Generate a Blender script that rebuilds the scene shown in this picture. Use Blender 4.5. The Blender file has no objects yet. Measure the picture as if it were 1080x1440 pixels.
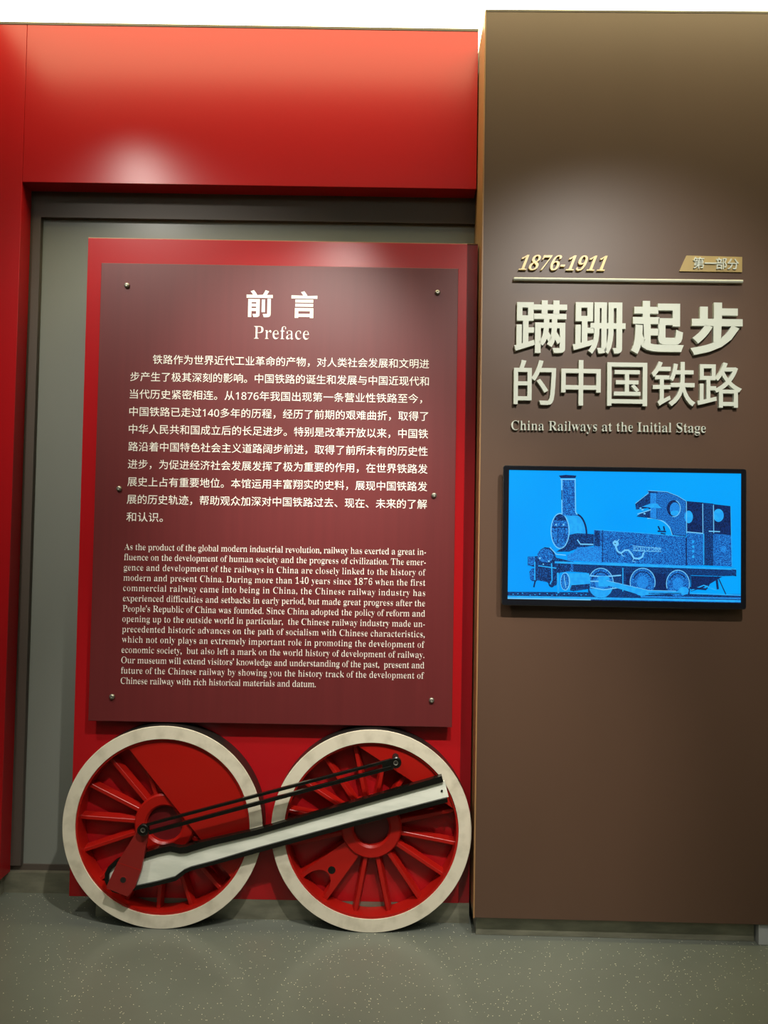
import bpy, bmesh, math, random
from math import radians, cos, sin, pi
from mathutils import Vector, Matrix

S = bpy.context.scene
COL = S.collection
random.seed(4)

# ------------------------------------------------------------------ camera
F = 1081.0                      # focal length in pixels of the 1080x1440 frame
D, HC = 2.92, 1.5               # distance to the title wall, eye height
PITCH, ROLL, YAW = radians(-1.80), radians(.9733), radians(.15)


def cam_matrix():
    def rx(a): return Matrix(((1, 0, 0), (0, cos(a), -sin(a)), (0, sin(a), cos(a))))
    def ry(a): return Matrix(((cos(a), 0, sin(a)), (0, 1, 0), (-sin(a), 0, cos(a))))
    def rz(a): return Matrix(((cos(a), -sin(a), 0), (sin(a), cos(a), 0), (0, 0, 1)))
    return rz(ROLL) @ rx(PITCH) @ ry(YAW)


MT = cam_matrix().transposed()


def w(v):                       # x right, y down, z forward  ->  world
    v = MT @ Vector(v)
    return Vector((v.x, v.z, -v.y))


EYE = Vector((0, -D, HC))
cd = bpy.data.cameras.new('camera')
cam = bpy.data.objects.new('camera', cd)
COL.objects.link(cam)
r_, d_, f_ = w((1, 0, 0)), w((0, 1, 0)), w((0, 0, 1))
m4 = Matrix((r_, -d_, -f_)).transposed().to_4x4()
m4.translation = EYE
cam.matrix_world = m4
cd.sensor_fit = 'VERTICAL'
cd.sensor_height = 36
cd.lens = F / 1440 * 36
cd.clip_end = 100
S.camera = cam

# ------------------------------------------------------------------ world, lights, exposure
S.view_settings.view_transform = 'Standard'
S.view_settings.look = 'None'
S.view_settings.exposure = 0
S.view_settings.gamma = 1
S.view_settings.use_curve_mapping = False
wd = bpy.data.worlds.new('hall')
S.world = wd
wd.use_nodes = True
wd.node_tree.nodes['Background'].inputs[0].default_value = (.9, .95, .85, 1)
wd.node_tree.nodes['Background'].inputs[1].default_value = .012


def spot(x, y, z, tx, ty, tz, watt, cone, blend, col=(1, .955, .87), size=.035):
    l = bpy.data.lights.new('track_spot', 'SPOT')
    l.energy, l.spot_size, l.spot_blend, l.color, l.shadow_soft_size = watt, radians(cone), blend, col, size
    o = bpy.data.objects.new('track_spot', l)
    COL.objects.link(o)
    o.location = (x, y, z)
    o.rotation_euler = (Vector((tx, ty, tz)) - Vector((x, y, z))).to_track_quat('-Z', 'Y').to_euler()
    return o


LY, LZ = -1.75, 3.95
spot(-1.72, LY, 4.0, -.82, .1, 1.80, 300, 50, 1.0, size=.11)
spot(-.25, -2.1, 3.6, -.36, .1, 1.98, 380, 30, 1.0, size=.09)
spot(.25, -2.1, 3.6, -.15, 0, .40, 370, 46, .8)
spot(1.05, -2.1, 3.6, .85, 0, 1.60, 300, 56, 1.0)
CEIL_GLOW = 6.2


def area(x, y, z, rot, sx, sy, watt, col):
    l = bpy.data.lights.new('added_hall_fill', 'AREA')
    l.shape, l.size, l.size_y, l.energy, l.color = 'RECTANGLE', sx, sy, watt, col
    o = bpy.data.objects.new('added_hall_fill', l)
    COL.objects.link(o)
    o.location = (x, y, z)
    o.rotation_euler = rot
    return o


area(0, -5.5, 3.3, (pi, 0, 0), 6, 2.5, 190, (.95, 1, .93))   # added unseen fill, brightens the hall ceiling for its reflections

TH = radians(.705)              # the title wall is turned a hair towards the viewer
XB = .3536                      # its left corner
UX = Vector((cos(TH), -sin(TH), 0))
UN = Vector((-sin(TH), -cos(TH), 0))


def P(px, py, Y):
    """point of the wall-parallel plane y = Y seen at a pixel of the photograph -> (x, z)"""
    d = w(((px - 540) / F, (py - 720) / F, 1))
    t = (Y - EYE.y) / d.y
    p = EYE + d * t
    return p.x, p.z


def PB(px, py, off=0.0):
    """the same on the title wall, `off` in front of it -> (along the wall, z)"""
    d = w(((px - 540) / F, (py - 720) / F, 1))
    o = Vector((XB, 0, 0)) + UN * off
    t = (o - EYE).dot(UN) / d.dot(UN)
    p = EYE + d * t
    return (p - o).dot(UX), p.z


# ------------------------------------------------------------------ materials
def mat(name, col, rough=.5, metal=0.0, spec=.5, coat=0.0, emit=None, estr=0.0):
    m = bpy.data.materials.new(name)
    m.use_nodes = True
    b = m.node_tree.nodes['Principled BSDF']
    b.inputs['Base Color'].default_value = (*col, 1)
    b.inputs['Roughness'].default_value = rough
    b.inputs['Metallic'].default_value = metal
    b.inputs['Specular IOR Level'].default_value = spec
    b.inputs['Coat Weight'].default_value = coat
    if emit:
        b.inputs['Emission Color'].default_value = (*emit, 1)
        b.inputs['Emission Strength'].default_value = estr
    return m


def noise_mix(m, c1, c2, scale, lo, hi, stretch=(1, 1, 1), sock='Base Color', detail=4.0):
    nt = m.node_tree
    N, L = nt.nodes, nt.links
    tc = N.new('ShaderNodeTexCoord')
    mp = N.new('ShaderNodeMapping')
    mp.inputs['Scale'].default_value = stretch
    nz = N.new('ShaderNodeTexNoise')
    nz.inputs['Scale'].default_value = scale
    nz.inputs['Detail'].default_value = detail
    cr = N.new('ShaderNodeValToRGB')
    cr.color_ramp.elements[0].position = lo
    cr.color_ramp.elements[1].position = hi
    cr.color_ramp.elements[0].color = (*c1, 1)
    cr.color_ramp.elements[1].color = (*c2, 1)
    L.new(tc.outputs['Object'], mp.inputs[0])
    L.new(mp.outputs[0], nz.inputs['Vector'])
    L.new(nz.outputs['Fac'], cr.inputs[0])
    L.new(cr.outputs[0], N['Principled BSDF'].inputs[sock])
    return cr


def speckled(m, flake, scale, thr):
    """sparse bright flakes on top of whatever feeds the base colour"""
    nt = m.node_tree
    N, L = nt.nodes, nt.links
    b = N['Principled BSDF']
    src = b.inputs['Base Color'].links[0].from_socket
    tc = N.new('ShaderNodeTexCoord')
    vo = N.new('ShaderNodeTexVoronoi')
    vo.inputs['Scale'].default_value = scale
    wn = N.new('ShaderNodeTexWhiteNoise')
    cmp1 = N.new('ShaderNodeMath'); cmp1.operation = 'LESS_THAN'; cmp1.inputs[1].default_value = .27
    cmp2 = N.new('ShaderNodeMath'); cmp2.operation = 'GREATER_THAN'; cmp2.inputs[1].default_value = thr
    mul = N.new('ShaderNodeMath'); mul.operation = 'MULTIPLY'
    mx = N.new('ShaderNodeMix'); mx.data_type = 'RGBA'
    mx.inputs[7].default_value = (*flake, 1)
    L.new(tc.outputs['Object'], vo.inputs['Vector'])
    L.new(vo.outputs['Position'], wn.inputs['Vector'])
    L.new(vo.outputs['Distance'], cmp1.inputs[0])
    L.new(wn.outputs['Value'], cmp2.inputs[0])
    L.new(cmp1.outputs[0], mul.inputs[0])
    L.new(cmp2.outputs[0], mul.inputs[1])
    L.new(mul.outputs[0], mx.inputs[0])
    L.new(src, mx.inputs[6])
    L.new(mx.outputs[2], b.inputs['Base Color'])


M = {}
M['red'] = mat('red_lacquer', (.38, .007, .010), .24, spec=.38)
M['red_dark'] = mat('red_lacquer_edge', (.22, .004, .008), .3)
M['maroon'] = mat('maroon_plate', (.085, .014, .014), .42, spec=.42)
noise_mix(M['maroon'], (.108, .014, .015), (.122, .016, .017), 40, .3, .7, (1, 1, .04))
M['brown'] = mat('brown_panel', (.085, .046, .027), .42, spec=.44)
noise_mix(M['brown'], (.092, .050, .031), (.100, .054, .034), 3, .3, .7, (1, 1, .3))
M['tan'] = mat('tan_edge', (.30, .16, .065), .4)
M['grey'] = mat('grey_recess', (.13, .132, .105), .22)
noise_mix(M['grey'], (.195, .205, .180), (.212, .222, .196), 2, .3, .7, (1, 1, .3))
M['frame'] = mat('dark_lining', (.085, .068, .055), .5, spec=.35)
M['base'] = mat('base_steel', (.24, .23, .17), .3, metal=.35)
noise_mix(M['base'], (.17, .165, .12), (.27, .26, .19), 9, .35, .7, (1, 1, 3))
M['base_pale'] = mat('base_pale', (.42, .43, .42), .5)
M['floor'] = mat('floor_vinyl', (.12, .125, .098), .27, spec=.45)
noise_mix(M['floor'], (.118, .128, .108), (.138, .148, .124), 2.2, .3, .7)
speckled(M['floor'], (.75, .70, .52), 190, .945)
M['ceil_dark'] = mat('hall_ceiling', (.55, .56, .52), .8)
M['hall'] = mat('hall_wall', (.06, .056, .05), .7)
M['cream'] = mat('cream_wall', (.8, .75, .5), .7)
M['glow'] = mat('luminous_ceiling', (.8, .8, .75), .8, emit=(1, .90, .50), estr=CEIL_GLOW)
M['tyre'] = mat('cream_paint', (.62, .56, .43), .5)
noise_mix(M['tyre'], (.50, .45, .34), (.66, .60, .47), 14, .30, .52)
M['tread'] = mat('black_tread', (.012, .010, .009), .4)
M['wred'] = mat('wheel_red', (.34, .007, .004), .33, spec=.35)
M['plug'] = mat('wheel_maroon', (.12, .004, .006), .45)
M['crank'] = mat('crank_red', (.22, .012, .010), .35)
M['black'] = mat('black_gloss', (.005, .005, .004), .22, spec=.35)
M['web'] = mat('white_web', (.60, .64, .57), .45)
noise_mix(M['web'], (.66, .68, .58), (.80, .81, .70), 16, .35, .55, (.4, 1, 1.6))
M['white'] = mat('white_letters', (.58, .615, .55), .4)
M['print'] = mat('white_print', (.78, .76, .68), .5)
M['gold'] = mat('gold_letters', (.80, .60, .23), .35)
M['goldplate'] = mat('gold_plate', (.42, .30, .11), .4)
M['steel'] = mat('steel', (.30, .29, .24), .35, metal=.8)
M['bar'] = mat('pale_metal_bar', (.55, .56, .48), .3, metal=.3)
M['bezel'] = mat('bezel_black', (.008, .009, .013), .15)
M['silver'] = mat('silver_trim', (.5, .5, .5), .2, metal=1)
M['housing'] = mat('tv_housing', (.012, .012, .014), .5)


# ------------------------------------------------------------------ helpers
def link(name, bm, m, parent=None, smooth=False):
    me = bpy.data.meshes.new(name)
    bm.normal_update()
    bm.to_mesh(me)
    bm.free()
    for x in (m if isinstance(m, (list, tuple)) else [m]):
        me.materials.append(x)
    o = bpy.data.objects.new(name, me)
    COL.objects.link(o)
    if parent is not None:
        o.parent = parent
    if smooth:
        for p in me.polygons:
            p.use_smooth = True
    return o


def tag(o, label, cat, group=None, kind=None):
    o['label'] = label
    o['category'] = cat
    if group:
        o['group'] = group
    if kind:
        o['kind'] = kind
    return o


def thing(name, loc, label, cat, group=None, rz=0.0):
    o = bpy.data.objects.new(name, None)
    COL.objects.link(o)
    o.location = loc
    o.rotation_euler = (0, 0, rz)
    o.empty_display_size = .05
    return tag(o, label, cat, group)


def box(bm, x0, x1, y0, y1, z0, z1, bev=0.0, mi=0):
    n0 = set(bm.faces)
    vs = [bm.verts.new((x, y, z)) for x in (x0, x1) for y in (y0, y1) for z in (z0, z1)]
    q = [(0, 1, 3, 2), (4, 6, 7, 5), (0, 4, 5, 1), (2, 3, 7, 6), (0, 2, 6, 4), (1, 5, 7, 3)]
    fs = [bm.faces.new([vs[i] for i in f]) for f in q]
    bmesh.ops.recalc_face_normals(bm, faces=fs)
    if bev > 0:
        es = list({e for f in fs for e in f.edges})
        bmesh.ops.bevel(bm, geom=es, offset=bev, segments=2, affect='EDGES', profile=.5)
    for f in bm.faces:
        if f not in n0:
            f.material_index = mi


def boxobj(name, x0, x1, y0, y1, z0, z1, m, parent=None, bev=0.0):
    bm = bmesh.new()
    box(bm, x0, x1, y0, y1, z0, z1, bev)
    return link(name, bm, m, parent)


def prism(bm, pts, y0, y1, mi_side=None, bev=0.0, mi=0):
    """polygon of (x, z) points extruded from y0 (front) to y1 (back)"""
    a = [bm.verts.new((x, y0, z)) for x, z in pts]
    b = [bm.verts.new((x, y1, z)) for x, z in pts]
    n = len(pts)
    fs = [bm.faces.new(a), bm.faces.new(b[::-1])]
    sd = [bm.faces.new((a[i], b[i], b[(i + 1) % n], a[(i + 1) % n])) for i in range(n)]
    bmesh.ops.recalc_face_normals(bm, faces=fs + sd)
    for f in fs:
        f.material_index = mi
    for f in sd:
        f.material_index = mi if mi_side is None else mi_side
    if bev:
        bmesh.ops.bevel(bm, geom=list(fs[0].edges), offset=bev, segments=2, affect='EDGES', profile=.5)


def prismobj(name, pts, y0, y1, m, parent=None, bev=0.0):
    bm = bmesh.new()
    prism(bm, pts, y0, y1, bev=bev)
    return link(name, bm, m, parent)


def ring(bm, prof, n=96, a0=0.0, a1=2 * pi, cx=0.0, cz=0.0):
    """revolve a closed profile [(r, y, material)] about the y axis; material of segment i -> i+1"""
    full = abs(a1 - a0 - 2 * pi) < 1e-6
    cnt = n if full else n + 1
    rows = []
    for i in range(cnt):
        a = a0 + (a1 - a0) * i / n
        rows.append([bm.verts.new((cx + r * cos(a), y, cz + r * sin(a))) for r, y, _ in prof])
    k = len(prof)
    fs = []
    for i in range(n):
        A, B = rows[i], rows[(i + 1) % cnt]
        for j in range(k):
            f = bm.faces.new((A[j], A[(j + 1) % k], B[(j + 1) % k], B[j]))
            f.material_index = prof[j][2]
            fs.append(f)
    bmesh.ops.recalc_face_normals(bm, faces=fs)


def disc(bm, r, y0, y1, cx=0.0, cz=0.0, n=40, bev=0.0):
    prism(bm, [(cx + r * cos(2 * pi * i / n), cz + r * sin(2 * pi * i / n)) for i in range(n)], y0, y1, bev=bev)


# ---- lettering -----------------------------------------------------
SERIF = {}
for i in range(26):
    SERIF[chr(65 + i)] = chr(0x1D400 + i)
    SERIF[chr(97 + i)] = chr(0x1D41A + i)
for i in range(10):
    SERIF[str(i)] = chr(0x1D7CE + i)


def serif(s):
    return ''.join(SERIF.get(c, c) for c in s)


def sans(s):
    return ''.join(chr(0x1D7E2 + int(c)) if c in '0123456789' else c for c in s)


def glyph_mesh(s, spacing=1.0, res=3, shear=0.0):
    cu = bpy.data.curves.new('glyphs', 'FONT')
    cu.body = s
    cu.resolution_u = res
    cu.space_character = spacing
    cu.shear = shear
    o = bpy.data.objects.new('glyphs', cu)
    COL.objects.link(o)
    dg = bpy.context.evaluated_depsgraph_get()
    me = bpy.data.meshes.new_from_object(o.evaluated_get(dg))
    bm = bmesh.new()
    bm.from_mesh(me)
    bpy.data.objects.remove(o)
    bpy.data.curves.remove(cu)
    bpy.data.meshes.remove(me)
    bmesh.ops.remove_doubles(bm, verts=bm.verts, dist=1e-6)
    return bm


def swell(bm, kx, ky):
    """move the outline along its normal: positive thickens the strokes, negative thins them"""
    mv = []
    small = set()                # full stops, commas, dots keep their size
    if -.036 < kx < -.02:
        seen = set()
        for v in bm.verts:
            if v in seen:
                continue
            st, comp = [v], []
            seen.add(v)
            while st:
                q = st.pop()
                comp.append(q)
                for e in q.link_edges:
                    o = e.other_vert(q)
                    if o not in seen:
                        seen.add(o)
                        st.append(o)
            if max(q.co.x for q in comp) - min(q.co.x for q in comp) < .2 and (max(q.co.y for q in comp) < .2 or max(q.co.x for q in comp) - min(q.co.x for q in comp) < .1):
                small.update(comp)
    for v in bm.verts:
        if v in small:
            continue
        nx = ny = 0.0
        for e in v.link_edges:
            if len(e.link_faces) == 1:
                a, b = e.verts[0].co, e.verts[1].co
                d = b - a
                L = d.length or 1.0
                x, y = d.y / L, -d.x / L
                c = e.link_faces[0].calc_center_median() - (a + b) / 2
                if x * c.x + y * c.y > 0:
                    x, y = -x, -y
                nx += x
                ny += y
        L = math.hypot(nx, ny)
        if L > 1e-6:
            f = min(2 / L, 1.5) / L if L > .5 else 1 / L
            mv.append((v, nx * f, ny * f))
    for v, nx, ny in mv:
        v.co.x += kx * nx
        v.co.y += ky * ny


def bounds(bm):
    xs = [v.co.x for v in bm.verts]
    ys = [v.co.y for v in bm.verts]
    return min(xs), max(xs), min(ys), max(ys)


def place(bm, x0, x1, z0, z1, y, depth=0.0, src=None):
    """fit flat glyphs into a rectangle of the wall, standing up, optionally given depth (front at y)"""
    a, b, c, d = src or bounds(bm)
    sx, sz = (x1 - x0) / (b - a), (z1 - z0) / (d - c)
    for v in bm.verts:
        v.co = Vector((x0 + (v.co.x - a) * sx, y, z0 + (v.co.y - c) * sz))
    solid(bm, depth)


def solid(bm, depth):
    if depth:
        bmesh.ops.recalc_face_normals(bm, faces=bm.faces)
        for f in bm.faces:
            if f.normal.y > 0:
                f.normal_flip()
        r = bmesh.ops.extrude_face_region(bm, geom=list(bm.faces))
        # the extruded copy becomes the back: the original verts stay in front
        for v in [g for g in r['geom'] if isinstance(g, bmesh.types.BMVert)]:
            v.co.y += depth
        bmesh.ops.recalc_face_normals(bm, faces=bm.faces)
    else:
        for f in bm.faces:
            f.normal_update()
            if f.normal.y > 0:
                f.normal_flip()


def append(dst, src):
    me = bpy.data.meshes.new('tmp')
    src.to_mesh(me)
    src.free()
    dst.from_mesh(me)
    bpy.data.meshes.remove(me)


# ------------------------------------------------------------------ the setting
def struct(o, label, cat):
    return tag(o, label, cat, kind='structure')


struct(boxobj('floor', -5, 5, -8, 3.4, -.05, 0, M['floor']), 'grey green vinyl floor with pale flecks', 'floor')

# recess behind the red portal
YG = .335
struct(boxobj('wall_back', -2.2, .48, YG, YG + .08, .105, 3.5, M['grey']), 'grey back wall of the recess behind the red board', 'wall')
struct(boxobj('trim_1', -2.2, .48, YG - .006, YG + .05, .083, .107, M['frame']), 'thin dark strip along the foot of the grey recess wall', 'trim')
struct(boxobj('baseboard_back', -2.2, .48, YG - .03, YG + .05, 0, .083, M['base']), 'dull metal base strip below the grey recess wall', 'baseboard')
bm = bmesh.new()  # recess lining; its dark tone partly paints in the shade below the lintel
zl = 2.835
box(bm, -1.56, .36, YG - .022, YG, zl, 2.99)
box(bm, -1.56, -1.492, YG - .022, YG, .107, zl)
struct(link('trim_2', bm, M['frame']), 'lining around the head and side of the recess, darkened partly as painted shade', 'trim')

# red portal: pillar and lintel in one plane, a hairline seam between them
YR = .225
XS = -1.5335
struct(boxobj('trim_3', -2.4, XS - .0012, YR, YG - .022, .083, 3.612, M['red'], bev=.0015), 'red pillar at the outer side of the recess', 'pillar')
struct(boxobj('trim_4', XS, .352, YR, YG - .022, 2.945, 3.612, M['red'], bev=.0015), 'red lintel spanning over the recess', 'lintel')
struct(boxobj('baseboard_left', -2.4, XS - .02, YR + .05, YG - .022, 0, .083, M['base']), 'metal base strip below the red pillar', 'baseboard')
struct(boxobj('trim_7', -2.4, .352, YR - .002, YG - .03, 3.612, 3.622, M['frame']), 'dark capping strip on top of the red lintel', 'trim')


def on_title(o):
    o.location = (XB, 0, 0)
    o.rotation_euler = (0, 0, -TH)
    return o


bm = bmesh.new()
box(bm, 0, 2.6, 0, .5, .0805, 3.54, .0015)
for f in bm.faces:
    if f.normal.x < -.9:
        f.material_index = 1
struct(on_title(link('wall_right', bm, [M['brown'], M['tan']])), 'brown title wall carrying the raised white characters', 'wall')
struct(on_title(boxobj('trim_5', -.0025, .0025, -.003, .004, .0805, 3.54, M['tan'])), 'thin tan strip on the edge of the brown title wall', 'trim')
struct(on_title(boxobj('trim_8', 0, 2.6, -.001, .5, 3.54, 3.548, M['frame'])), 'dark capping strip on top of the brown title wall', 'trim')
struct(on_title(boxobj('baseboard_right', .012, 1.058, .036, .3, 0, .0805, M['base'], bev=.002)), 'metal base strip below the brown title wall', 'baseboard')
struct(on_title(boxobj('trim_6', 1.063, 2.4, .012, .3, 0, .079, M['base_pale'], bev=.002)), 'pale base block at the end of the metal base strip', 'trim')

# ceiling: a luminous stretch ceiling above the walls, a dark one over the hall
struct(boxobj('ceiling', -1.82, 5, -.56, 3.4, 3.85, 3.88, M['glow']), 'bright white luminous ceiling above the display walls', 'ceiling')
bm = bmesh.new()
box(bm, -5, 5, -8, -.60, 4.2, 4.3)
struct(link('ceiling_2', bm, M['ceil_dark']), 'grey hall ceiling in front of the luminous ceiling', 'ceiling')
bm = bmesh.new()
box(bm, -5, -1.825, -.60, 3.4, 3.85, 4.3)
struct(link('ceiling_3', bm, M['cream']), 'cream ceiling strip beside the luminous ceiling', 'ceiling')
struct(boxobj('trim_9', -1.825, 5, -.60, -.562, 3.82, 4.25, M['hall']), 'bulkhead along the front edge of the luminous ceiling', 'trim')
struct(boxobj('wall_left', -5.1, -5, -8, 3.4, 0, 4.3, M['hall']), 'plain side wall of the hall', 'wall')
struct(boxobj('wall_side', 5, 5.1, -8, 3.4, 0, 4.3, M['hall']), 'plain far side wall of the hall', 'wall')
struct(boxobj('wall_front', -5, 5, -8.1, -8, 0, 4.3, M['hall']), 'plain wall at the entrance side of the hall', 'wall')
struct(boxobj('wall_rear', -5, 5, 3.4, 3.5, 0, 4.3, M['cream']), 'cream wall far behind the display walls', 'wall')

# ------------------------------------------------------------------ red board
YB = .12
bx0, bx1, bz0, bz1 = -1.2108, .3495, .0765, 2.6735
br = thing('display_board', (-.43, YB, 0), 'tall red board standing behind the maroon text plate and the wheels', 'board')


def loc(o, root):               # mesh drawn in world coordinates -> child of a root
    o.parent = root
    o.matrix_parent_inverse = root.matrix_basis.inverted()
    return o


root_mats = {}


def sub(o, root):
    """parent a mesh drawn in world coordinates without moving it"""
    loc_ = root.location
    rz = root.rotation_euler.z
    inv = (Matrix.Translation(loc_) @ Matrix.Rotation(rz, 4, 'Z')).inverted()
    o.data.transform(inv)
    o.parent = root
    return o


xs_ = .3075
sub(boxobj('face_panel', bx0, xs_, YB, YB + .06, bz0, bz1, M['red'], bev=.0012), br)
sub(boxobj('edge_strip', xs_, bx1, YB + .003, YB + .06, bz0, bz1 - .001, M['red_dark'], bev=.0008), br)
sub(boxobj('top_strip', bx0, bx1, YB + .001, YB + .055, bz1, bz1 + .003, M['tan']), br)
sub(boxobj('plinth', -1.105, .3495, YB + .001, YB + .05, 0, .0765, M['base']), br)
sub(boxobj('rear_frame', bx0 + .05, bx1 - .05, YB + .06, YB + .16, .0765, bz1 - .05, M['frame']), br)

# ------------------------------------------------------------------ maroon text plate
YT = .07
tx0, tx1, tz0, tz1 = -1.1365, .2685, .768, 2.556
tp = thing('text_plate', (-.43, YT, tz0), 'large maroon plate printed with the preface in Chinese and English', 'sign')
sub(boxobj('plate', tx0, tx1, YT, YT + .012, tz0, tz1, M['maroon'], bev=.0015), tp)
for px, py in ((178, 401), (615.5, 411), (167, 687), (610.5, 696.5), (157, 980), (607, 985)):
    x, z = P(px, py, YT - .006)
    bm = bmesh.new()
    ring(bm, [(.0001, -.010, 0), (.006, -.0095, 0), (.0095, -.007, 0), (.0105, -.003, 0), (.0105, 0, 0), (.0001, 0, 0)], 28)
    bmesh.ops.transform(bm, matrix=Matrix.Translation((x, YT, z)), verts=bm.verts)
    o = sub(link('bolt', bm, M['steel'], smooth=True), tp)
    bm = bmesh.new()
    disc(bm, .008, YT + .012, YB - .0003, x, z, 20)
    so = link('standoff', bm, M['steel'])
    sub(so, tp)
YP = YT - .0006


def printed(name, items):
    """one lettering mesh from [(glyph bmesh already placed)]"""
    bm = bmesh.new()
    for it in items:
        append(bm, it)
    o = link(name, bm, M['print'])
    return sub(o, tp)


def fit(s, pa, pb, k=None, plane=None):
    """pa, pb: pixels of the ink's top-left and bottom-right corner"""
    x0, z1 = P(*pa, YP)
    x1, z0 = P(*pb, YP)
    bm = glyph_mesh(s)
    if k:
        swell(bm, *k)
    place(bm, x0, x1, z0, z1, YP)
    return bm


printed('heading_character', [fit('前', (347, 407.5), (383, 446.3), (.026, .024))])
printed('heading_character', [fit('言', (410, 409.2), (445.8, 447.6), (.026, .024))])
printed('subtitle_lettering', [fit(serif('Preface'), (357.5, 458.2), (434.5, 477.8), (-.030, -.004))])

zh = ['铁路作为世界近代工业革命的产物，对人类社会发展和文明进', '步产生了极其深刻的影响。中国铁路的诞生和发展与中国近现代和',
      '当代历史紧密相连。从1876年我国出现第一条营业性铁路至今，', '中国铁路已走过140多年的历程，经历了前期的艰难曲折，取得了',
      '中华人民共和国成立后的长足进步。特别是改革开放以来，中国铁', '路沿着中国特色社会主义道路阔步前进，取得了前所未有的历史性',
      '进步，为促进经济社会发展发挥了极为重要的作用，在世界铁路发', '展史上占有重要地位。本馆运用丰富翔实的史料，展现中国铁路发',
      '展的历史轨迹，帮助观众加深对中国铁路过去、现在、未来的了解', '和认识。']
xl, zl1 = P(183.4, 529.6, YP)
xl2, zl9 = P(177.6, 727, YP)
xl = (xl + xl2) / 2
xr = P(603, 538, YP)[0]
step = (zl1 - zl9) / 8
em = (xr - xl) / 28.93          # 29 full-width cells, ink to ink
lines = []
ref = glyph_mesh('国')
ra, rb, rc, rd = bounds(ref)
ref.free()
GLYPH_MID = (rc + rd) / 2
for i, s in enumerate(zh):
    zc = zl1 - (i - 1) * step
    bm = glyph_mesh(sans(s))
    a, b, c, d = bounds(bm)
    left = xl if i else P(215, 505, YP)[0]
    right = xr
    if i == 2:
        right = P(593.5, 570, YP)[0]
    if i == 9:
        right = P(229, 731, YP)[0]
    sx = (right - left) / (b - a)
    sz = em * .985
    for v in bm.verts:
        v.co = Vector((left + (v.co.x - a) * sx, YP, zc + (v.co.y - GLYPH_MID) * sz))
    solid(bm, 0)
    lines.append(bm)
printed('chinese_lettering', lines)

en = ['As the product of the global modern industrial revolution, railway has exerted a great in-',
      'fluence on the development of human society and the progress of civilization. The emer-',
      'gence and development of the railways in China are closely linked to the history of',
      'modern and present China. During more than 140 years since 1876 when the first',
      'commercial railway came into being in China, the Chinese railway industry has',
      'experienced difficulties and setbacks in early period, but made great progress after the',
      "People's Republic of China was founded. Since China adopted the policy of reform and",
      'opening up to the outside world in particular,  the Chinese railway industry made un-',
      'precedented historic advances on the path of socialism with Chinese characteristics,',
      'which not only plays an extremely important role in promoting the development of',
      'economic society,  but also left a mark on the world history of development of railway.',
      "Our museum will extend visitors' knowledge and understanding of the past,  present and",
      'future of the Chinese railway by showing you the history track of the development of',
      'Chinese railway with rich historical materials and datum.']
xl, ze1 = P(176, 773.2, YP)
xl2, ze14 = P(168.5, 961.5, YP)
xl = (xl + xl2) / 2
xr = P(598.5, 777.5 + 14.45 * 2, YP)[0]
step = (ze1 - ze14) / 13
cap = glyph_mesh(serif('H'))
capb = bounds(cap)
cap.free()
sz = (.0243) / (capb[3] - capb[2])
lines = []
for i, s in enumerate(en):
    zc = ze1 - i * step
    right = xr if i < 13 else P(444, 966, YP)[0]
    t = serif(s)
    b1 = glyph_mesh(t, 1.0)
    w1 = bounds(b1)
    b2 = glyph_mesh(t, .9)
    w2 = bounds(b2)
    b1.free(); b2.free()
    sx = sz * .93
    target = (right - xl) / sx
    W1, W2 = w1[1] - w1[0], w2[1] - w2[0]
    sp = .9 + (target - W2) / (W1 - W2) * .1
    bm = glyph_mesh(t, sp)
    swell(bm, -.033, 0)
    a, b, c, d = bounds(bm)
    sx = (right - xl) / (b - a)
    for v in bm.verts:
        v.co = Vector((xl + (v.co.x - a) * sx, YP, zc + v.co.y * sz))
    solid(bm, 0)
    lines.append(bm)
printed('english_lettering', lines)

# ------------------------------------------------------------------ raised lettering on the title wall
def raised(name, bm, m, label, cat, group):
    """put a raised letter on the title wall: its own object with its origin at its foot"""
    a = [v.co.copy() for v in bm.verts]
    x0 = min(v.x for v in a); x1 = max(v.x for v in a); z0 = min(v.z for v in a)
    off = Vector(((x0 + x1) / 2, 0, z0))
    for v in bm.verts:
        v.co -= off
    o = link(name, bm, m)
    o.location = Vector((XB, 0, 0)) + UX * off.x + Vector((0, 0, off.z))
    o.rotation_euler = (0, 0, -TH)
    return tag(o, label, cat, group)


TL = .016
big = [('蹒', 724, 421.8, 797, 496.8, 'first'), ('跚', 806, 424.6, 879.5, 498.2, 'second'),
       ('起', 888, 422.8, 961.6, 498.6, 'third'), ('步', 971.4, 425, 1044.3, 500, 'last')]
for ch, x0, y0, x1, y1, nth in big:
    bm = glyph_mesh(ch, res=4)
    swell(bm, *((.020, .016) if ch in '蹒跚' else (.036, .031)))
    u0, z1 = PB(x0, y0, TL)
    u1, z0 = PB(x1, y1, TL)
    place(bm, u0, u1, z0, z1, -TL, TL)
    raised('raised_character', bm, M['white'], f'{nth} heavy white raised character in the upper title row, reading {ch}', 'letter', 'heavy characters in the upper title row')
thin = [('的', 723, 505.7, 781.6, 569.5, 'first'), ('中', 789.7, 506, 844.6, 570.6, 'second'), ('国', 854.2, 509.4, 910, 571.2, 'middle'),
        ('铁', 916.5, 508, 977.8, 571.6, 'fourth'), ('路', 981, 509, 1043.2, 573.6, 'last')]
for ch, x0, y0, x1, y1, nth in thin:
    bm = glyph_mesh(ch, res=4)
    swell(bm, .008, .008)
    u0, z1 = PB(x0, y0, TL)
    u1, z0 = PB(x1, y1, TL)
    place(bm, u0, u1, z0, z1, -TL, TL)
    raised('raised_character', bm, M['white'], f'{nth} slim white raised character in the lower title row, reading {ch}', 'letter', 'slim characters in the lower title row')


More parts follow.
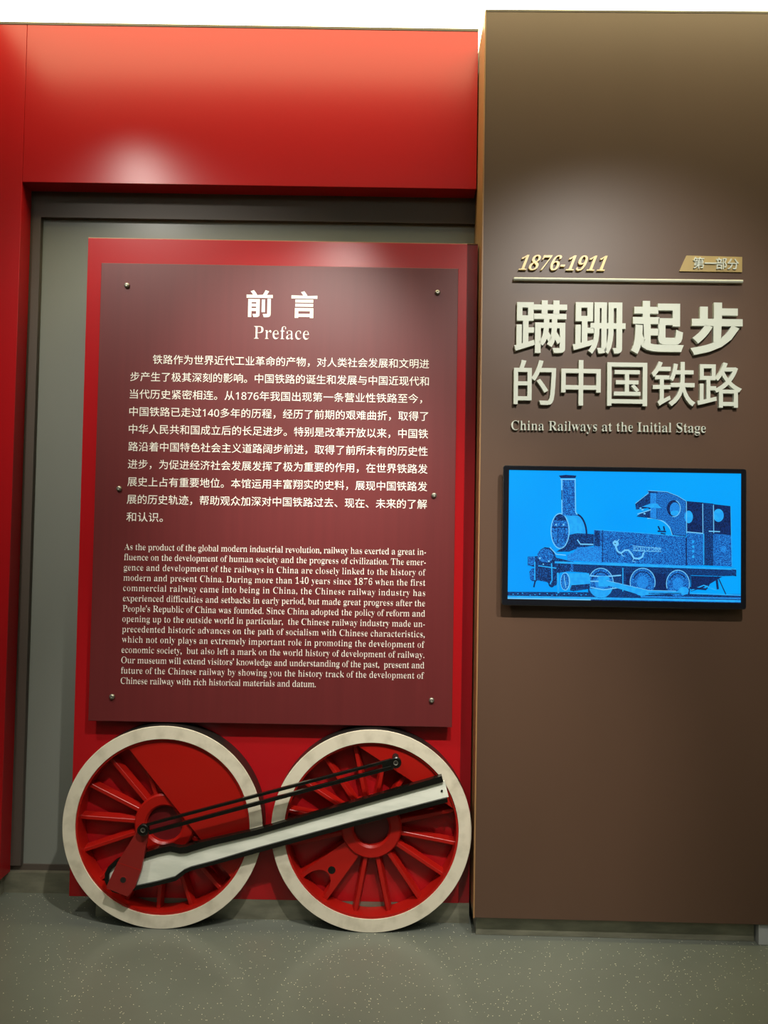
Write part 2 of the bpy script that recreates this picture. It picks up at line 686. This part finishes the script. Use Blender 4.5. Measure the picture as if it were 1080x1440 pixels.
def row(text, glyphs, pa, pb, depth, k, m, name, labels, group, shear=0.0, zfit='all'):
    """letters of one row, each its own object, fitted between two pixels"""
    u0, z1 = PB(*pa, depth)
    u1, z0 = PB(*pb, depth)
    whole = glyph_mesh(glyphs, res=4, shear=shear)
    swell(whole, *k)
    wb = bounds(whole)
    whole.free()
    sx, sz = (u1 - u0) / (wb[1] - wb[0]), (z1 - z0) / (wb[3] - wb[2])
    j = 0
    for i, ch in enumerate(glyphs):
        if ch == ' ':
            continue
        pre = glyph_mesh(glyphs[:i + 1], shear=shear, res=4)
        one = glyph_mesh(ch, shear=shear, res=4)
        # the last letter's right edge in the row gives its place
        d = None
        n1 = len(one.verts)
        pv = list(pre.verts)
        pm = glyph_mesh(glyphs[:i], shear=shear, res=4) if i else None
        if pm is not None:
            old = {(round(v.co.x, 4), round(v.co.y, 4)) for v in pm.verts}
            new = [v.co.x for v in pv if (round(v.co.x, 4), round(v.co.y, 4)) not in old]
            pm.free()
        else:
            new = [v.co.x for v in pv]
        d = max(new) - bounds(one)[1]
        pre.free()
        swell(one, *k)
        for v in one.verts:
            v.co = Vector((u0 + (v.co.x + d - wb[0]) * sx, -depth, z0 + (v.co.y - wb[2]) * sz))
        solid(one, depth)
        raised(name, one, m, labels[j], 'letter', group)
        j += 1


nth = ['first', 'second', 'third', 'fourth', 'fifth', 'sixth', 'seventh', 'eighth', 'ninth']
yrs = '1876-1911'
lab = []
for i, c in enumerate(yrs):
    if c == '-':
        lab.append('gold raised hyphen between the two years above the metal bar')
    else:
        k = i if i < 4 else i - 5
        lab.append(f'gold slanted raised digit {c}, {nth[k]} digit of the {"earlier" if i < 4 else "later"} year above the metal bar')
row(yrs, serif(yrs), (729.5, 358.0), (854.5, 381.0), .011, (0, 0), M['gold'], 'raised_digit', lab, 'gold digits of the years row', shear=.42)
sub_t = 'China Railways at the Initial Stage'
lab = []
for wd_ in sub_t.split():
    for i, c in enumerate(wd_):
        lab.append(f'small white raised serif letter {c}, {nth[i]} letter of the word {wd_}')
row(sub_t, serif(sub_t), (719.3, 591.0), (992.6, 612.6), .010, (-.026, -.002), M['white'], 'raised_letter', lab, 'small serif letters below the title')

# gold tag with the part number
pts = [PB(*p, .006) for p in ((965.5, 359.3), (1043.8, 361.3), (1043.6, 382.6), (955.3, 381.3))]
g0 = thing('gold_tag', Vector((XB, 0, 0)) + UX * pts[2][0] + Vector((0, 0, pts[2][1])), 'slanted gold tag with small white characters at the upper end of the bar', 'sign', rz=-TH)


def local_title(bm, root):
    """title-wall coordinates -> the root's own"""
    inv = (Matrix.Translation(root.location) @ Matrix.Rotation(-TH, 4, 'Z')).inverted() @ (Matrix.Translation((XB, 0, 0)) @ Matrix.Rotation(-TH, 4, 'Z'))
    bmesh.ops.transform(bm, matrix=inv, verts=bm.verts)
    return bm


bm = bmesh.new()
prism(bm, pts, -.006, 0)
link('plate', local_title(bm, g0), M['goldplate'], g0)
for ch, x0, x1, y0, y1 in (('第', 975, 990.5, 361.2, 377.8), ('一', 991, 1007.4, 369.0, 371.0), ('部', 1007, 1022.3, 362.0, 378.6), ('分', 1023.0, 1039.2, 363.4, 379)):
    bm = glyph_mesh(ch)
    swell(bm, .008, .008)
    u0, z1 = PB(x0, y0, .012)
    u1, z0 = PB(x1, y1, .012)
    place(bm, u0, u1, z0, z1, -.012, .006)
    o = link('raised_character', local_title(bm, g0), M['white'], g0)
    o['label'] = 'white raised character on the gold tag'

# metal bar
u0, za = PB(722.5, 391.8, .012)
u1, zb = PB(1044.5, 396.3, .012)
zb = (za + zb) / 2
b0 = thing('metal_bar', Vector((XB, 0, 0)) + UX * u0 + Vector((0, 0, zb)), 'long thin pale metal bar under the gold years', 'bar', rz=-TH)
bm = bmesh.new()
n = 14
prof = [(.0068 * cos(2 * pi * i / n), .0068 * sin(2 * pi * i / n)) for i in range(n)]
A = [bm.verts.new((u0, -.010 + a, zb + b)) for a, b in prof]
B = [bm.verts.new((u1, -.010 + a, zb + b)) for a, b in prof]
for i in range(n):
    bm.faces.new((A[i], A[(i + 1) % n], B[(i + 1) % n], B[i]))
bm.faces.new(A[::-1]); bm.faces.new(B)
bmesh.ops.recalc_face_normals(bm, faces=bm.faces)
link('rod', local_title(bm, b0), M['bar'], b0)
for u in (u0 + .03, (u0 + u1) / 2, u1 - .03):
    bm = bmesh.new()
    box(bm, u - .006, u + .006, -.008, 0, zb - .003, zb + .003)
    link('mount', local_title(bm, b0), M['steel'], b0)

# ------------------------------------------------------------------ wall television
TD = .045
c = [PB(*p, TD) for p in ((708.3, 656), (1049, 659.5), (1048.5, 857), (706.3, 849.5))]
tu0, tu1 = (c[0][0] + c[3][0]) / 2, (c[1][0] + c[2][0]) / 2
tzb, tzt = (c[2][1] + c[3][1]) / 2, (c[0][1] + c[1][1]) / 2
tv = thing('wall_tv', Vector((XB, 0, 0)) + UX * ((tu0 + tu1) / 2) + Vector((0, 0, tzb)), 'flat black wall television showing a blue engraving of a tank locomotive', 'television', rz=-TH)


def rrect(x0, x1, z0, z1, r, n=6):
    pts = []
    for cx, cz, a in ((x1 - r, z1 - r, 0), (x0 + r, z1 - r, pi / 2), (x0 + r, z0 + r, pi), (x1 - r, z0 + r, 1.5 * pi)):
        for i in range(n + 1):
            pts.append((cx + r * cos(a + pi / 2 * i / n), cz + r * sin(a + pi / 2 * i / n)))
    return pts


def frame_mesh(bm, out, inn, y0, y1):
    n = len(out)
    V = [[bm.verts.new((x, y, z)) for x, z in pts] for pts, y in ((out, y0), (inn, y0), (inn, y1), (out, y1))]
    fs = []
    for k in range(4):
        A, B = V[k], V[(k + 1) % 4]
        for i in range(n):
            fs.append(bm.faces.new((A[i], A[(i + 1) % n], B[(i + 1) % n], B[i])))
    bmesh.ops.recalc_face_normals(bm, faces=fs)


SD = TD - .003                  # the picture's plane
c = [PB(*p, SD) for p in ((714.8, 661.8), (1041.3, 665.3), (1042.3, 847.6), (714.8, 842.5))]
su0, su1 = (c[0][0] + c[3][0]) / 2, (c[1][0] + c[2][0]) / 2
szb, szt = (c[2][1] + c[3][1]) / 2, (c[0][1] + c[1][1]) / 2
bm = bmesh.new()
frame_mesh(bm, rrect(tu0, tu1, tzb, tzt, .008), rrect(su0, su1, szb, szt, .0005), -TD, -TD + .012)
link('bezel', local_title(bm, tv), M['bezel'], tv)
bm = bmesh.new()
frame_mesh(bm, rrect(tu0 - .0022, tu1 + .0022, tzb - .0022, tzt + .0022, .010), rrect(tu0, tu1, tzb, tzt, .008), -TD + .001, -TD + .010)
link('edge_trim', local_title(bm, tv), M['silver'], tv)
bm = bmesh.new()
box(bm, tu0 + .012, tu1 - .012, -TD + .012, 0, tzb + .012, tzt - .012, .006)
link('back_housing', local_title(bm, tv), M['housing'], tv)


def screen_mat(name, c1, c2=None, scale=420, lo=.42, hi=.56):
    m = mat(name, (.004, .006, .01), .12, emit=c1, estr=1.0)
    if c2:
        noise_mix(m, c1, c2, scale, lo, hi, sock='Emission Color', detail=1.5)
    return m


SM = [screen_mat('screen_sky', (.0, .335, .98), (.0, .39, .98), 2.2, .35, .65),
      screen_mat('screen_stipple', (.004, .035, .25), (.02, .27, .82), 380, .44, .57),
      screen_mat('screen_dark', (.004, .016, .085), (.012, .13, .50), 400, .50, .64),
      screen_mat('screen_light', (.015, .36, .92), (.02, .42, .95), 60),
      screen_mat('screen_pale', (.16, .58, .98)),
      screen_mat('screen_ink', (.004, .012, .06), (.006, .03, .16), 300),
      screen_mat('screen_mid', (.012, .14, .58), (.02, .33, .90), 400, .40, .56)]
SKY, STI, DRK, LIT, PAL, INK, MID = range(7)
pic = bmesh.new()
lay = [0]


def scr(x, y):                  # picture coordinates: crop (690,640)-(1070,880) drawn 1080 wide
    u, z = PB(690 + x / 2.842, 640 + y / 2.842, SD)
    return min(max(u, su0), su1), min(max(z, szb), szt)


def poly(m, *pts):
    lay[0] += 1
    y = -SD - .00003 * lay[0]
    f = pic.faces.new([pic.verts.new((u, y, z)) for u, z in (scr(*p) for p in pts)])
    f.material_index = m


def oval(m, cx, cy, rx, ry, a0=0, a1=360, n=28):
    k = n if a1 - a0 >= 360 else n + 1
    poly(m, *[(cx + rx * cos(radians(a0 + (a1 - a0) * i / n)), cy + ry * sin(radians(a0 + (a1 - a0) * i / n))) for i in range(k)])


def stroke(m, pts, wd=3.0):
    lay[0] += 1
    y = -SD - .00003 * lay[0]
    L, R = [], []
    for i, p in enumerate(pts):
        a, b = pts[max(i - 1, 0)], pts[min(i + 1, len(pts) - 1)]
        dx, dy = b[0] - a[0], b[1] - a[1]
        q = math.hypot(dx, dy) or 1
        nx, ny = -dy / q * wd / 2, dx / q * wd / 2
        L.append(scr(p[0] + nx, p[1] + ny)); R.append(scr(p[0] - nx, p[1] - ny))
    L = [pic.verts.new((u, y, z)) for u, z in L]
    R = [pic.verts.new((u, y, z)) for u, z in R]
    for i in range(len(pts) - 1):
        pic.faces.new((L[i], L[i + 1], R[i + 1], R[i])).material_index = m


def arc(cx, cy, rx, ry, a0, a1, n=20):
    return [(cx + rx * cos(radians(a0 + (a1 - a0) * i / n)), cy + ry * sin(radians(a0 + (a1 - a0) * i / n))) for i in range(n + 1)]


f = pic.faces.new([pic.verts.new((u, -SD, z)) for u, z in ((su0, szb), (su1, szb), (su1, szt), (su0, szt))])
f.material_index = SKY
# ground and rails
poly(DRK, (60, 546), (400, 548), (1010, 556), (1010, 600), (60, 586))
stroke(LIT, [(60, 566), (400, 572), (700, 578), (1010, 584)], 9)
stroke(PAL, [(60, 572), (400, 578)], 5)
stroke(LIT, [(780, 552), (1010, 560)], 5)
stroke(MID, [(600, 566), (1010, 573)], 6)
for x in range(80, 400, 23):
    oval(LIT, x + (x * 7) % 11, 552 + (x * 5) % 9, 3, 2, n=8)
# frame and motion below the running board
poly(DRK, (250, 430), (975, 452), (978, 482), (930, 484), (800, 480), (795, 556), (390, 556), (385, 470), (270, 462))
poly(INK, (540, 470), (700, 474), (700, 545), (540, 540))
poly(INK, (800, 482), (925, 486), (850, 530), (800, 545))
# wheels
for cx, cy, rx, ry in ((440, 512, 50, 60), (607, 508, 50, 56), (748, 514, 46, 54)):
    oval(STI, cx, cy, rx, ry)
    stroke(PAL, arc(cx, cy, rx, ry, 160, 380, 26), 3)
    oval(MID, cx, cy, rx * .45, ry * .45)
    stroke(INK, arc(cx, cy, rx * .75, ry * .75, 200, 330, 16), 4)
oval(LIT, 440, 522, 48, 48, 15, 165)
# smokebox, chimney
poly(LIT, (286, 236), (340, 232), (366, 256), (380, 300), (384, 345), (300, 370), (262, 240))
poly(DRK, (316, 318), (345, 312), (412, 316), (412, 362), (350, 372), (312, 386), (262, 386), (300, 362))
stroke(INK, arc(338, 318, 45, 82, -82, 8, 18), 7)
oval(PAL, 277, 303, 38, 72)
oval(STI, 277, 303, 34, 68)
oval(DRK, 277, 262, 24, 26, 180, 360)
stroke(INK, [(246, 288), (308, 288)], 4)
for dx in (-16, 14):
    oval(PAL, 277 + dx, 278, 4, 4, n=8)
stroke(DRK, [(268, 292), (268, 352)], 3)
stroke(DRK, [(296, 292), (296, 346)], 3)
poly(PAL, (281, 94), (339, 94), (341, 226), (348, 238), (283, 238))
poly(STI, (287, 95), (335, 95), (337, 228), (344, 242), (287, 242))
stroke(PAL, [(278, 97), (340, 97)], 5)
poly(INK, (272, 82), (300, 79), (342, 82), (338, 92), (280, 92))
stroke(DRK, [(284, 140), (284, 178)], 4)
stroke(PAL, [(346, 338), (358, 356), (410, 357)], 5)
# side sheet, front beam
poly(MID, (346, 368), (446, 366), (446, 430), (306, 420), (306, 398), (330, 390))
poly(STI, (264, 418), (330, 424), (330, 464), (290, 468), (264, 456))
poly(DRK, (196, 380), (215, 368), (246, 372), (262, 410), (320, 424), (318, 462), (275, 470), (262, 520), (240, 526), (226, 508), (186, 500), (180, 506), (160, 500), (154, 466), (178, 448), (148, 440), (148, 406), (186, 404))
oval(STI, 218, 402, 32, 28)
poly(STI, (150, 408), (176, 404), (178, 440), (150, 440))
oval(STI, 166, 478, 11, 26)
oval(PAL, 196, 412, 4, 4, n=8)
oval(PAL, 232, 424, 4, 4, n=8)
oval(PAL, 210, 436, 3, 3, n=8)
stroke(LIT, [(176, 426), (176, 500)], 5)
stroke(LIT, [(243, 432), (245, 500), (236, 516)], 5)
stroke(LIT, [(190, 442), (262, 452)], 4)
stroke(INK, [(178, 500), (172, 528)], 6)
stroke(INK, arc(243, 514, 10, 12, -20, 200, 10), 5)
stroke(LIT, [(268, 470), (270, 552)], 8)
stroke(PAL, [(236, 368), (262, 396), (300, 400)], 4)
# tank
poly(STI, (412, 298), (600, 311), (782, 325), (782, 442), (446, 428), (446, 366), (412, 366))
stroke(LIT, [(412, 298), (600, 311), (782, 326)], 3)
stroke(DRK, [(446, 300), (446, 428)], 4)
stroke(LIT, [(449, 430), (782, 444)], 3)
poly(DRK, (414, 300), (436, 302), (436, 364), (414, 362))
stroke(PAL, [(497, 352), (500, 368), (506, 384), (520, 392), (536, 380), (550, 380), (562, 394), (572, 412), (592, 414), (606, 406), (610, 390)], 7)
stroke(INK, [(502, 386), (514, 400), (530, 392)], 3)
stroke(INK, [(560, 404), (570, 420), (590, 421)], 3)
poly(PAL, (486, 350), (494, 340), (508, 344), (512, 356), (504, 366), (492, 362))
stroke(INK, [(494, 352), (500, 354)], 3)
stroke(PAL, [(506, 344), (514, 336)], 3)
stroke(PAL, [(520, 390), (526, 402), (534, 404)], 3)
stroke(PAL, [(572, 412), (566, 424), (578, 426)], 3)
stroke(PAL, [(610, 392), (616, 384), (611, 378)], 3)
stroke(PAL, [(566, 362), (682, 374)], 2)
stroke(PAL, [(566, 382), (682, 386)], 2)
# boiler and cab
stroke(PAL, arc(640, 330, 86, 78, -100, -8, 18), 4)
poly(DRK, (577, 194), (604, 170), (630, 152), (626, 142), (664, 143), (704, 148), (745, 164), (780, 184), (780, 326), (726, 319), (716, 286), (692, 262), (640, 252), (582, 246), (602, 228), (636, 217), (626, 212), (580, 218))
poly(STI, (664, 146), (704, 150), (745, 166), (778, 186), (778, 322), (730, 318), (716, 284), (692, 262), (664, 255))
poly(MID, (637, 152), (662, 152), (662, 254), (637, 250))
poly(LIT, (604, 206), (636, 194), (664, 194), (682, 212), (640, 210))
stroke(PAL, [(586, 236), (640, 218)], 4)
for x, y in ((598, 212), (606, 218), (614, 234)):
    oval(PAL, x, y, 5, 3, n=8)
stroke(PAL, [(577, 194), (630, 152), (628, 142), (704, 147), (745, 163), (780, 184)], 2)
oval(INK, 730, 213, 27, 33)
oval(MID, 735, 216, 20, 27)
oval(LIT, 735, 232, 17, 11)
stroke(PAL, arc(730, 213, 27, 33, -70, 100, 14), 3)
stroke(INK, [(668, 284), (676, 300)], 6)
stroke(INK, [(690, 284), (694, 302)], 6)
stroke(INK, [(666, 304), (700, 306)], 6)
stroke(INK, [(678, 312), (698, 316)], 5)
poly(INK, (782, 184), (850, 190), (850, 314), (782, 306))
poly(INK, (888, 196), (958, 204), (960, 320), (888, 314))
oval(LIT, 790, 247, 17, 25)
oval(LIT, 909, 241, 21, 26)
poly(STI, (782, 308), (848, 314), (848, 441), (782, 441))
poly(STI, (888, 314), (962, 320), (965, 446), (888, 442))
poly(DRK, (848, 190), (888, 194), (888, 442), (848, 440))
for x in (781, 846, 889):
    stroke(PAL, [(x, 186 + (x - 781) * .12), (x + 1, 312)], 3)
stroke(LIT, [(958, 204), (963, 446)], 3)
stroke(PAL, [(782, 307), (848, 313)], 4)
stroke(PAL, [(870, 304), (915, 306)], 4)
stroke(INK, [(780, 330), (781, 441)], 5)
stroke(LIT, [(850, 314), (850, 438)], 4)
for y in (346, 366, 384, 406):
    oval(LIT, 808, y, 5, 6, n=10)
oval(MID, 930, 376, 12, 13)
# running board
poly(LIT, (255, 424), (600, 436), (978, 453), (978, 459), (600, 446), (255, 432))
poly(DRK, (960, 456), (980, 458), (980, 484), (960, 482))
# cylinder and rods
poly(LIT, (300, 472), (392, 472), (398, 500), (396, 532), (312, 540))
poly(DRK, (322, 520), (396, 514), (394, 534), (330, 544), (315, 540))
oval(PAL, 297, 505, 19, 36)
oval(STI, 296, 505, 16, 33)
stroke(PAL, [(292, 480), (300, 530)], 3)
stroke(PAL, [(398, 482), (450, 486), (520, 480)], 5)
stroke(PAL, [(398, 504), (440, 504)], 5)
stroke(PAL, [(398, 528), (450, 538), (520, 528)], 4)
poly(LIT, (430, 484), (470, 484), (474, 500), (466, 526), (430, 524))
poly(LIT, (460, 500), (540, 518), (630, 540), (740, 544), (768, 532), (790, 540), (786, 556), (700, 554), (600, 560), (500, 530), (460, 520))
oval(LIT, 604, 548, 22, 14)
oval(LIT, 770, 542, 20, 16)
stroke(PAL, [(462, 501), (630, 540), (740, 543)], 2)
stroke(DRK, [(630, 552), (760, 552)], 3)
stroke(LIT, [(527, 450), (527, 545)], 4)
# brake and steps at the back
stroke(INK, [(888, 484), (860, 536)], 5)
stroke(INK, [(900, 486), (906, 536)], 9)
stroke(INK, [(905, 484), (938, 556)], 4)
stroke(LIT, [(800, 540), (850, 520), (900, 540)], 5)
stroke(INK, [(795, 530), (860, 536)], 8)
po = link('picture', local_title(pic, tv), SM, tv)
# the locomotive's name plate and number, letters inside the picture
bm = glyph_mesh('ROCKET OF CHINA')
u0, z1 = scr(570, 364); u1, z0 = scr(678, 384)
place(bm, u0, u1, z0, z1 - (.0015), -SD - .00003 * (lay[0] + 2))
sl = link('picture_lettering', local_title(bm, tv), SM[PAL], tv)

# ------------------------------------------------------------------ wheels
R0, RI = .381, .332
WT = .08


def wheel(cx, yf, label, spokes, weight_dir, weight_off, extra=None):
    rt = thing('driving_wheel', (cx, yf, 0), label, 'wheel', 'locomotive wheels in front of the red board')
    T = Matrix.Translation((0, 0, R0))

    def part(name, bm, m, smooth=False):
        bmesh.ops.transform(bm, matrix=T, verts=bm.verts)
        return link(name, bm, m, rt, smooth)
    bm = bmesh.new()
    ring(bm, [(RI, 0, 0), (R0 - .0015, 0, 0), (R0, .002, 1), (R0, WT, 1), (RI + .001, WT, 1), (RI, .006, 0)], 160)
    part('tyre', bm, [M['tyre'], M['tread']])
    bm = bmesh.new()
    ring(bm, [(RI - .008, .006, 0), (RI, .006, 0), (RI, WT, 0), (RI - .010, WT, 0)], 160)
    part('rim', bm, M['wred'])
    bm = bmesh.new()
    ring(bm, [(.068, .034, 0), (.076, .026, 0), (.110, .026, 0), (.116, .032, 0), (.116, WT - .006, 0), (.068, WT - .006, 0)], 64)
    part('hub', bm, M['wred'])
    bm = bmesh.new()
    disc(bm, .0685, .052, WT - .008, n=48)
    part('axle_end', bm, M['plug'])
    wd_ = radians(weight_dir)
    for a in spokes:
        # stop at the counterweight
        t = radians(a)
        q = cos(t - wd_)
        rmax = RI - .007
        if q > 0 and weight_off / q < rmax:
            rmax = weight_off / q + .004
        if rmax < .13:
            continue
        ex, ez = cos(t), sin(t)
        nx, nz = -ez, ex
        bm = bmesh.new()
        vs = []
        for r, s in ((.108, 1.0), (rmax, .9)):
            vs.append([bm.verts.new((ex * r + nx * h * s, y, ez * r + nz * h * s)) for h, y in ((-.0155, .070), (-.0075, .036), (.0075, .036), (.0155, .070))])
        A, B = vs
        for i in range(4):
            bm.faces.new((A[i], A[(i + 1) % 4], B[(i + 1) % 4], B[i]))
        bm.faces.new(A); bm.faces.new(B[::-1])
        bmesh.ops.recalc_face_normals(bm, faces=bm.faces)
        bmesh.ops.bevel(bm, geom=[e for e in bm.edges if e.calc_length() > .02], offset=.0015, segments=1, affect='EDGES')
        part('spoke', bm, M['wred'])
    # counterweight: the circle's segment beyond a chord
    def seg(off, rr, y0, y1, bev):
        h = math.acos(off / rr)
        bm = bmesh.new()
        prism(bm, [(rr * cos(wd_ - h + 2 * h * i / 48), rr * sin(wd_ - h + 2 * h * i / 48)) for i in range(49)], y0, y1, bev=bev)
        return bm
    part('counterweight', seg(weight_off, RI - .006, .014, .072, .0015), M['wred'])
    if extra:
        extra(part)
    return rt


w1c = (P(228.1, 1164, .035)[0] + P(230, 1306, .035)[0]) / 2
w1x, w2x = -.8298, -.0355


def ex1(part):                  # a lower step along the counterweight's straight edge
    wd_ = radians(40)
    bm = bmesh.new()
    o, a, b = .055, .075, .285
    pts = [(o, -b), (a + .002, -b), (a + .002, b), (o, b)]
    prism(bm, [(x * cos(wd_) - z * sin(wd_), x * sin(wd_) + z * cos(wd_)) for x, z in pts], .045, .072)
    part('counterweight_step', bm, M['wred'])


def ex2(part):                  # web plate between two spokes, with a round bite and a hole
    a0, a1 = radians(214.5), radians(238.5)
    mid = (a0 + a1) / 2
    ro = RI - .007
    pts = [(.106 * cos(a0 - .10), .106 * sin(a0 - .10))]
    pts.append((ro * cos(a0 - .01), ro * sin(a0 - .01)))
    # bite: an arch opening towards the rim
    bc = .318
    for i in range(15):
        a = pi / 2 - pi * i / 14
        rr, tt = bc - .078 * sin(pi * i / 14), (-.053) * cos(pi * i / 14)
        pts.append((rr * cos(mid) - tt * sin(mid), rr * sin(mid) + tt * cos(mid)))
    pts.append((ro * cos(a1 + .01), ro * sin(a1 + .01)))
    pts.append((.106 * cos(a1 + .16), .106 * sin(a1 + .16)))
    bm = bmesh.new()
    prism(bm, pts, .034, .068)
    part('boss_plate', bm, M['wred'])
    bm = bmesh.new()
    disc(bm, .0145, .0335, .036, .222 * cos(mid + .02), .222 * sin(mid + .02), 24)
    part('boss_hole', bm, M['black'])


YW = .035
W1 = wheel(w1x, YW, 'cream-rimmed red spoked wheel with a big half-moon counterweight, carrying the red crank', [109.2 + 22.5 * i for i in range(16)], 40, .078, ex1)
BOSS = P(556.6, 1072.8, -.036)


def boss(part):                 # the stud on the counterweight that holds the link
    bm = bmesh.new()
    disc(bm, .012, 0, .016, BOSS[0] - w2x, BOSS[1] - R0, 24)
    part('stud', bm, M['tread'])


W2 = wheel(w2x, YW, 'cream-rimmed red spoked wheel next to the brown wall, with a small counterweight', [102.6 + 22.5 * i for i in range(16)], 58, .236, lambda part: (ex2(part), boss(part)))

# ------------------------------------------------------------------ connecting rod
YF0, YF1 = .003, .030           # flange front / back
YV0 = .013                      # web front


def PP(pts, Y):
    return [P(px, py, Y) for px, py in pts]


outer = [(621.5, 1091.2), (500, 1127), (360, 1167.3), (300, 1180.5), (272, 1187), (262, 1190.5), (253, 1192), (246, 1190.8), (239, 1189.4), (222, 1193), (204, 1199),
         (185, 1203.5), (170, 1207), (160, 1212), (152, 1219), (147.3, 1228), (147.3, 1239), (151, 1248), (158, 1254.5), (167, 1257),
         (190, 1252), (220, 1245.5), (247, 1239), (255, 1233), (261, 1228), (270, 1224), (300, 1216.5), (360, 1200), (500, 1161.5), (629.7, 1128.2)]
inner = [(623.4, 1099.6), (500, 1134.6), (360, 1174.6), (300, 1188.6), (272, 1196.8), (263, 1199.8), (253, 1200.6), (246, 1199), (239, 1197.8), (222, 1201.5), (204, 1207.2),
         (186, 1210.5), (172, 1213.5), (163.5, 1217), (157, 1222.5), (153, 1230), (153, 1238), (156, 1244), (161, 1248.5), (168, 1250.5),
         (190, 1246.5), (220, 1240), (245, 1233.4), (252, 1228.2), (258.3, 1223.6), (268, 1219.5), (300, 1211.2), (360, 1193.2), (500, 1155), (629, 1121.8)]
outer, inner = PP(outer, YF0), PP(inner, YF0)
rx, rz_ = P(390, 1165, YF0)
rod = thing('connecting_rod', (rx, YF1, rz_), 'long white and black connecting rod lying across both wheels', 'rod')
bm = bmesh.new()
n = len(outer)
V = [[bm.verts.new((x, y, z)) for x, z in p] for p, y in ((outer, YF0), (inner, YF0), (inner, YF1), (outer, YF1))]
for k in range(4):
    A, B = V[k], V[(k + 1) % 4]
    for i in range(n - 1):
        bm.faces.new((A[i], A[i + 1], B[i + 1], B[i]))
for e in (0, n - 1):
    bm.faces.new([V[k][e] for k in range(4)])
bmesh.ops.recalc_face_normals(bm, faces=bm.faces)
sub(link('flange', bm, M['black']), rod)
bm = bmesh.new()
wb_ = [(x + (.006 if i in (0, n - 1) else 0), z) for i, (x, z) in enumerate(inner)]
prism(bm, wb_, YV0, YF1 - .002)
sub(link('web', bm, M['web']), rod)
x, z = P(621.3, 1112, YV0)
bm = bmesh.new()
disc(bm, .0042, YV0 - .003, YV0, x, z, 16)
o = sub(link('screw', bm, M['tread']), rod)
for px, py, y1 in ((175, 1232, YW - .0005), (525, 1142, YW - .0005)):
    x, z = P(px, py, YF1)
    bm = bmesh.new()
    disc(bm, .016, YF1 - .004, y1, x, z, 24)
    sub(link('pin', bm, M['tread']), rod)

# ------------------------------------------------------------------ crank arm
YC0, YC1 = -.016, .002
cp = PP([(208.2, 1168.5), (207.6, 1176), (203.5, 1198), (198.6, 1223.5), (189.5, 1248.5), (179.3, 1261.2), (149.8, 1249.4), (149.4, 1247.3), (165.2, 1212.6), (191.8, 1170)], YC0)
cx, cz = P(200, 1168, YC0)
ra = .0215
head = [(cx + ra * cos(radians(a)), cz + ra * sin(radians(a))) for a in range(180, -1, -15)]
cpts = cp[1:-1] + [cp[-1]] + head[1:-1] + [cp[0]]
hx, hz = P(173.2, 1237.4, YC0)
crk = thing('crank_arm', (hx, YC1, hz), 'dark red tapering crank arm bolted over the big end of the connecting rod', 'crank')
bm = bmesh.new()
prism(bm, cpts, YC0, YC1, bev=.001)
sub(link('arm', bm, M['crank']), crk)
a, b = P(165.3, 1212.4, YC0), P(198.2, 1223.6, YC0)
bm = bmesh.new()
prism(bm, [a, b, (b[0] + .0006, b[1] - .0022), (a[0] + .0006, a[1] - .0022)], YC0 - .0006, YC0 + .001)
sub(link('joint_line', bm, M['wred']), crk)
bm = bmesh.new()
disc(bm, .0135, YC0 - .0012, YC0 + .004, hx, hz, 28)
ho = sub(link('bolt_hole', bm, M['tread']), crk)
bm = bmesh.new()
ring(bm, [(.011, YC0 - .0016, 0), (.0145, YC0 - .0016, 0), (.0145, YC0 + .001, 0), (.011, YC0 + .001, 0)], 28, cx=hx, cz=hz)
sub(link('bolt_rim', bm, M['crank']), crk)

# ------------------------------------------------------------------ eccentric rod
YE0, YE1 = -.036, -.024
a = Vector(P(201, 1167.5, YE0)); b = Vector(P(556.6, 1072.8, YE0))
dv = (b - a).normalized()
nv = Vector((-dv.y, dv.x))
er = thing('eccentric_rod', (a.x, YE1, a.y), 'thin black double-bar link running from the crank to the farther wheel', 'link')
L = (b - a).length
for s, t in ((1, .0056), (-1, .0070)):
    off0, off1 = .0150 * s, .0130 * s
    bm = bmesh.new()
    p0 = a + dv * .018 + nv * off0
    p1 = b - dv * .014 + nv * off1
    prism(bm, [tuple(p0 - nv * t), tuple(p1 - nv * t), tuple(p1 + nv * t), tuple(p0 + nv * t)], YE0, YE1, bev=.0008)
    sub(link('bar', bm, M['black']), er)
for p, r in ((a, .0215), (b, .0205)):
    bm = bmesh.new()
    ring(bm, [(.010, YE0 - .002, 0), (r - .003, YE0 - .002, 0), (r, YE0, 0), (r, YE1 + .001, 0), (.010, YE1 + .001, 0)], 40, cx=p.x, cz=p.y)
    sub(link('eye', bm, M['black']), er)
# solid tongue before the far eye
bm = bmesh.new()
p0, p1 = b - dv * .052, b - dv * .010
prism(bm, [tuple(p0 - nv * .014), tuple(p1 - nv * .016), tuple(p1 + nv * .016), tuple(p0 + nv * .014)], YE0 + .001, YE1)
sub(link('tongue', bm, M['black']), er)
for p, yb in ((a, YC0 - .0003), (b, YW - .0003)):
    bm = bmesh.new()
    disc(bm, .0105, YE0 + .0005, yb, p.x, p.y, 28, bev=.0015)
    sub(link('pin', bm, M['tread']), er)
    bm = bmesh.new()
    ring(bm, [(.006, YE0 - .0005, 0), (.0085, YE0 - .0015, 0), (.0095, YE0 + .001, 0), (.006, YE0 + .001, 0)], 28, cx=p.x, cz=p.y)
    sub(link('washer', bm, M['steel']), er)
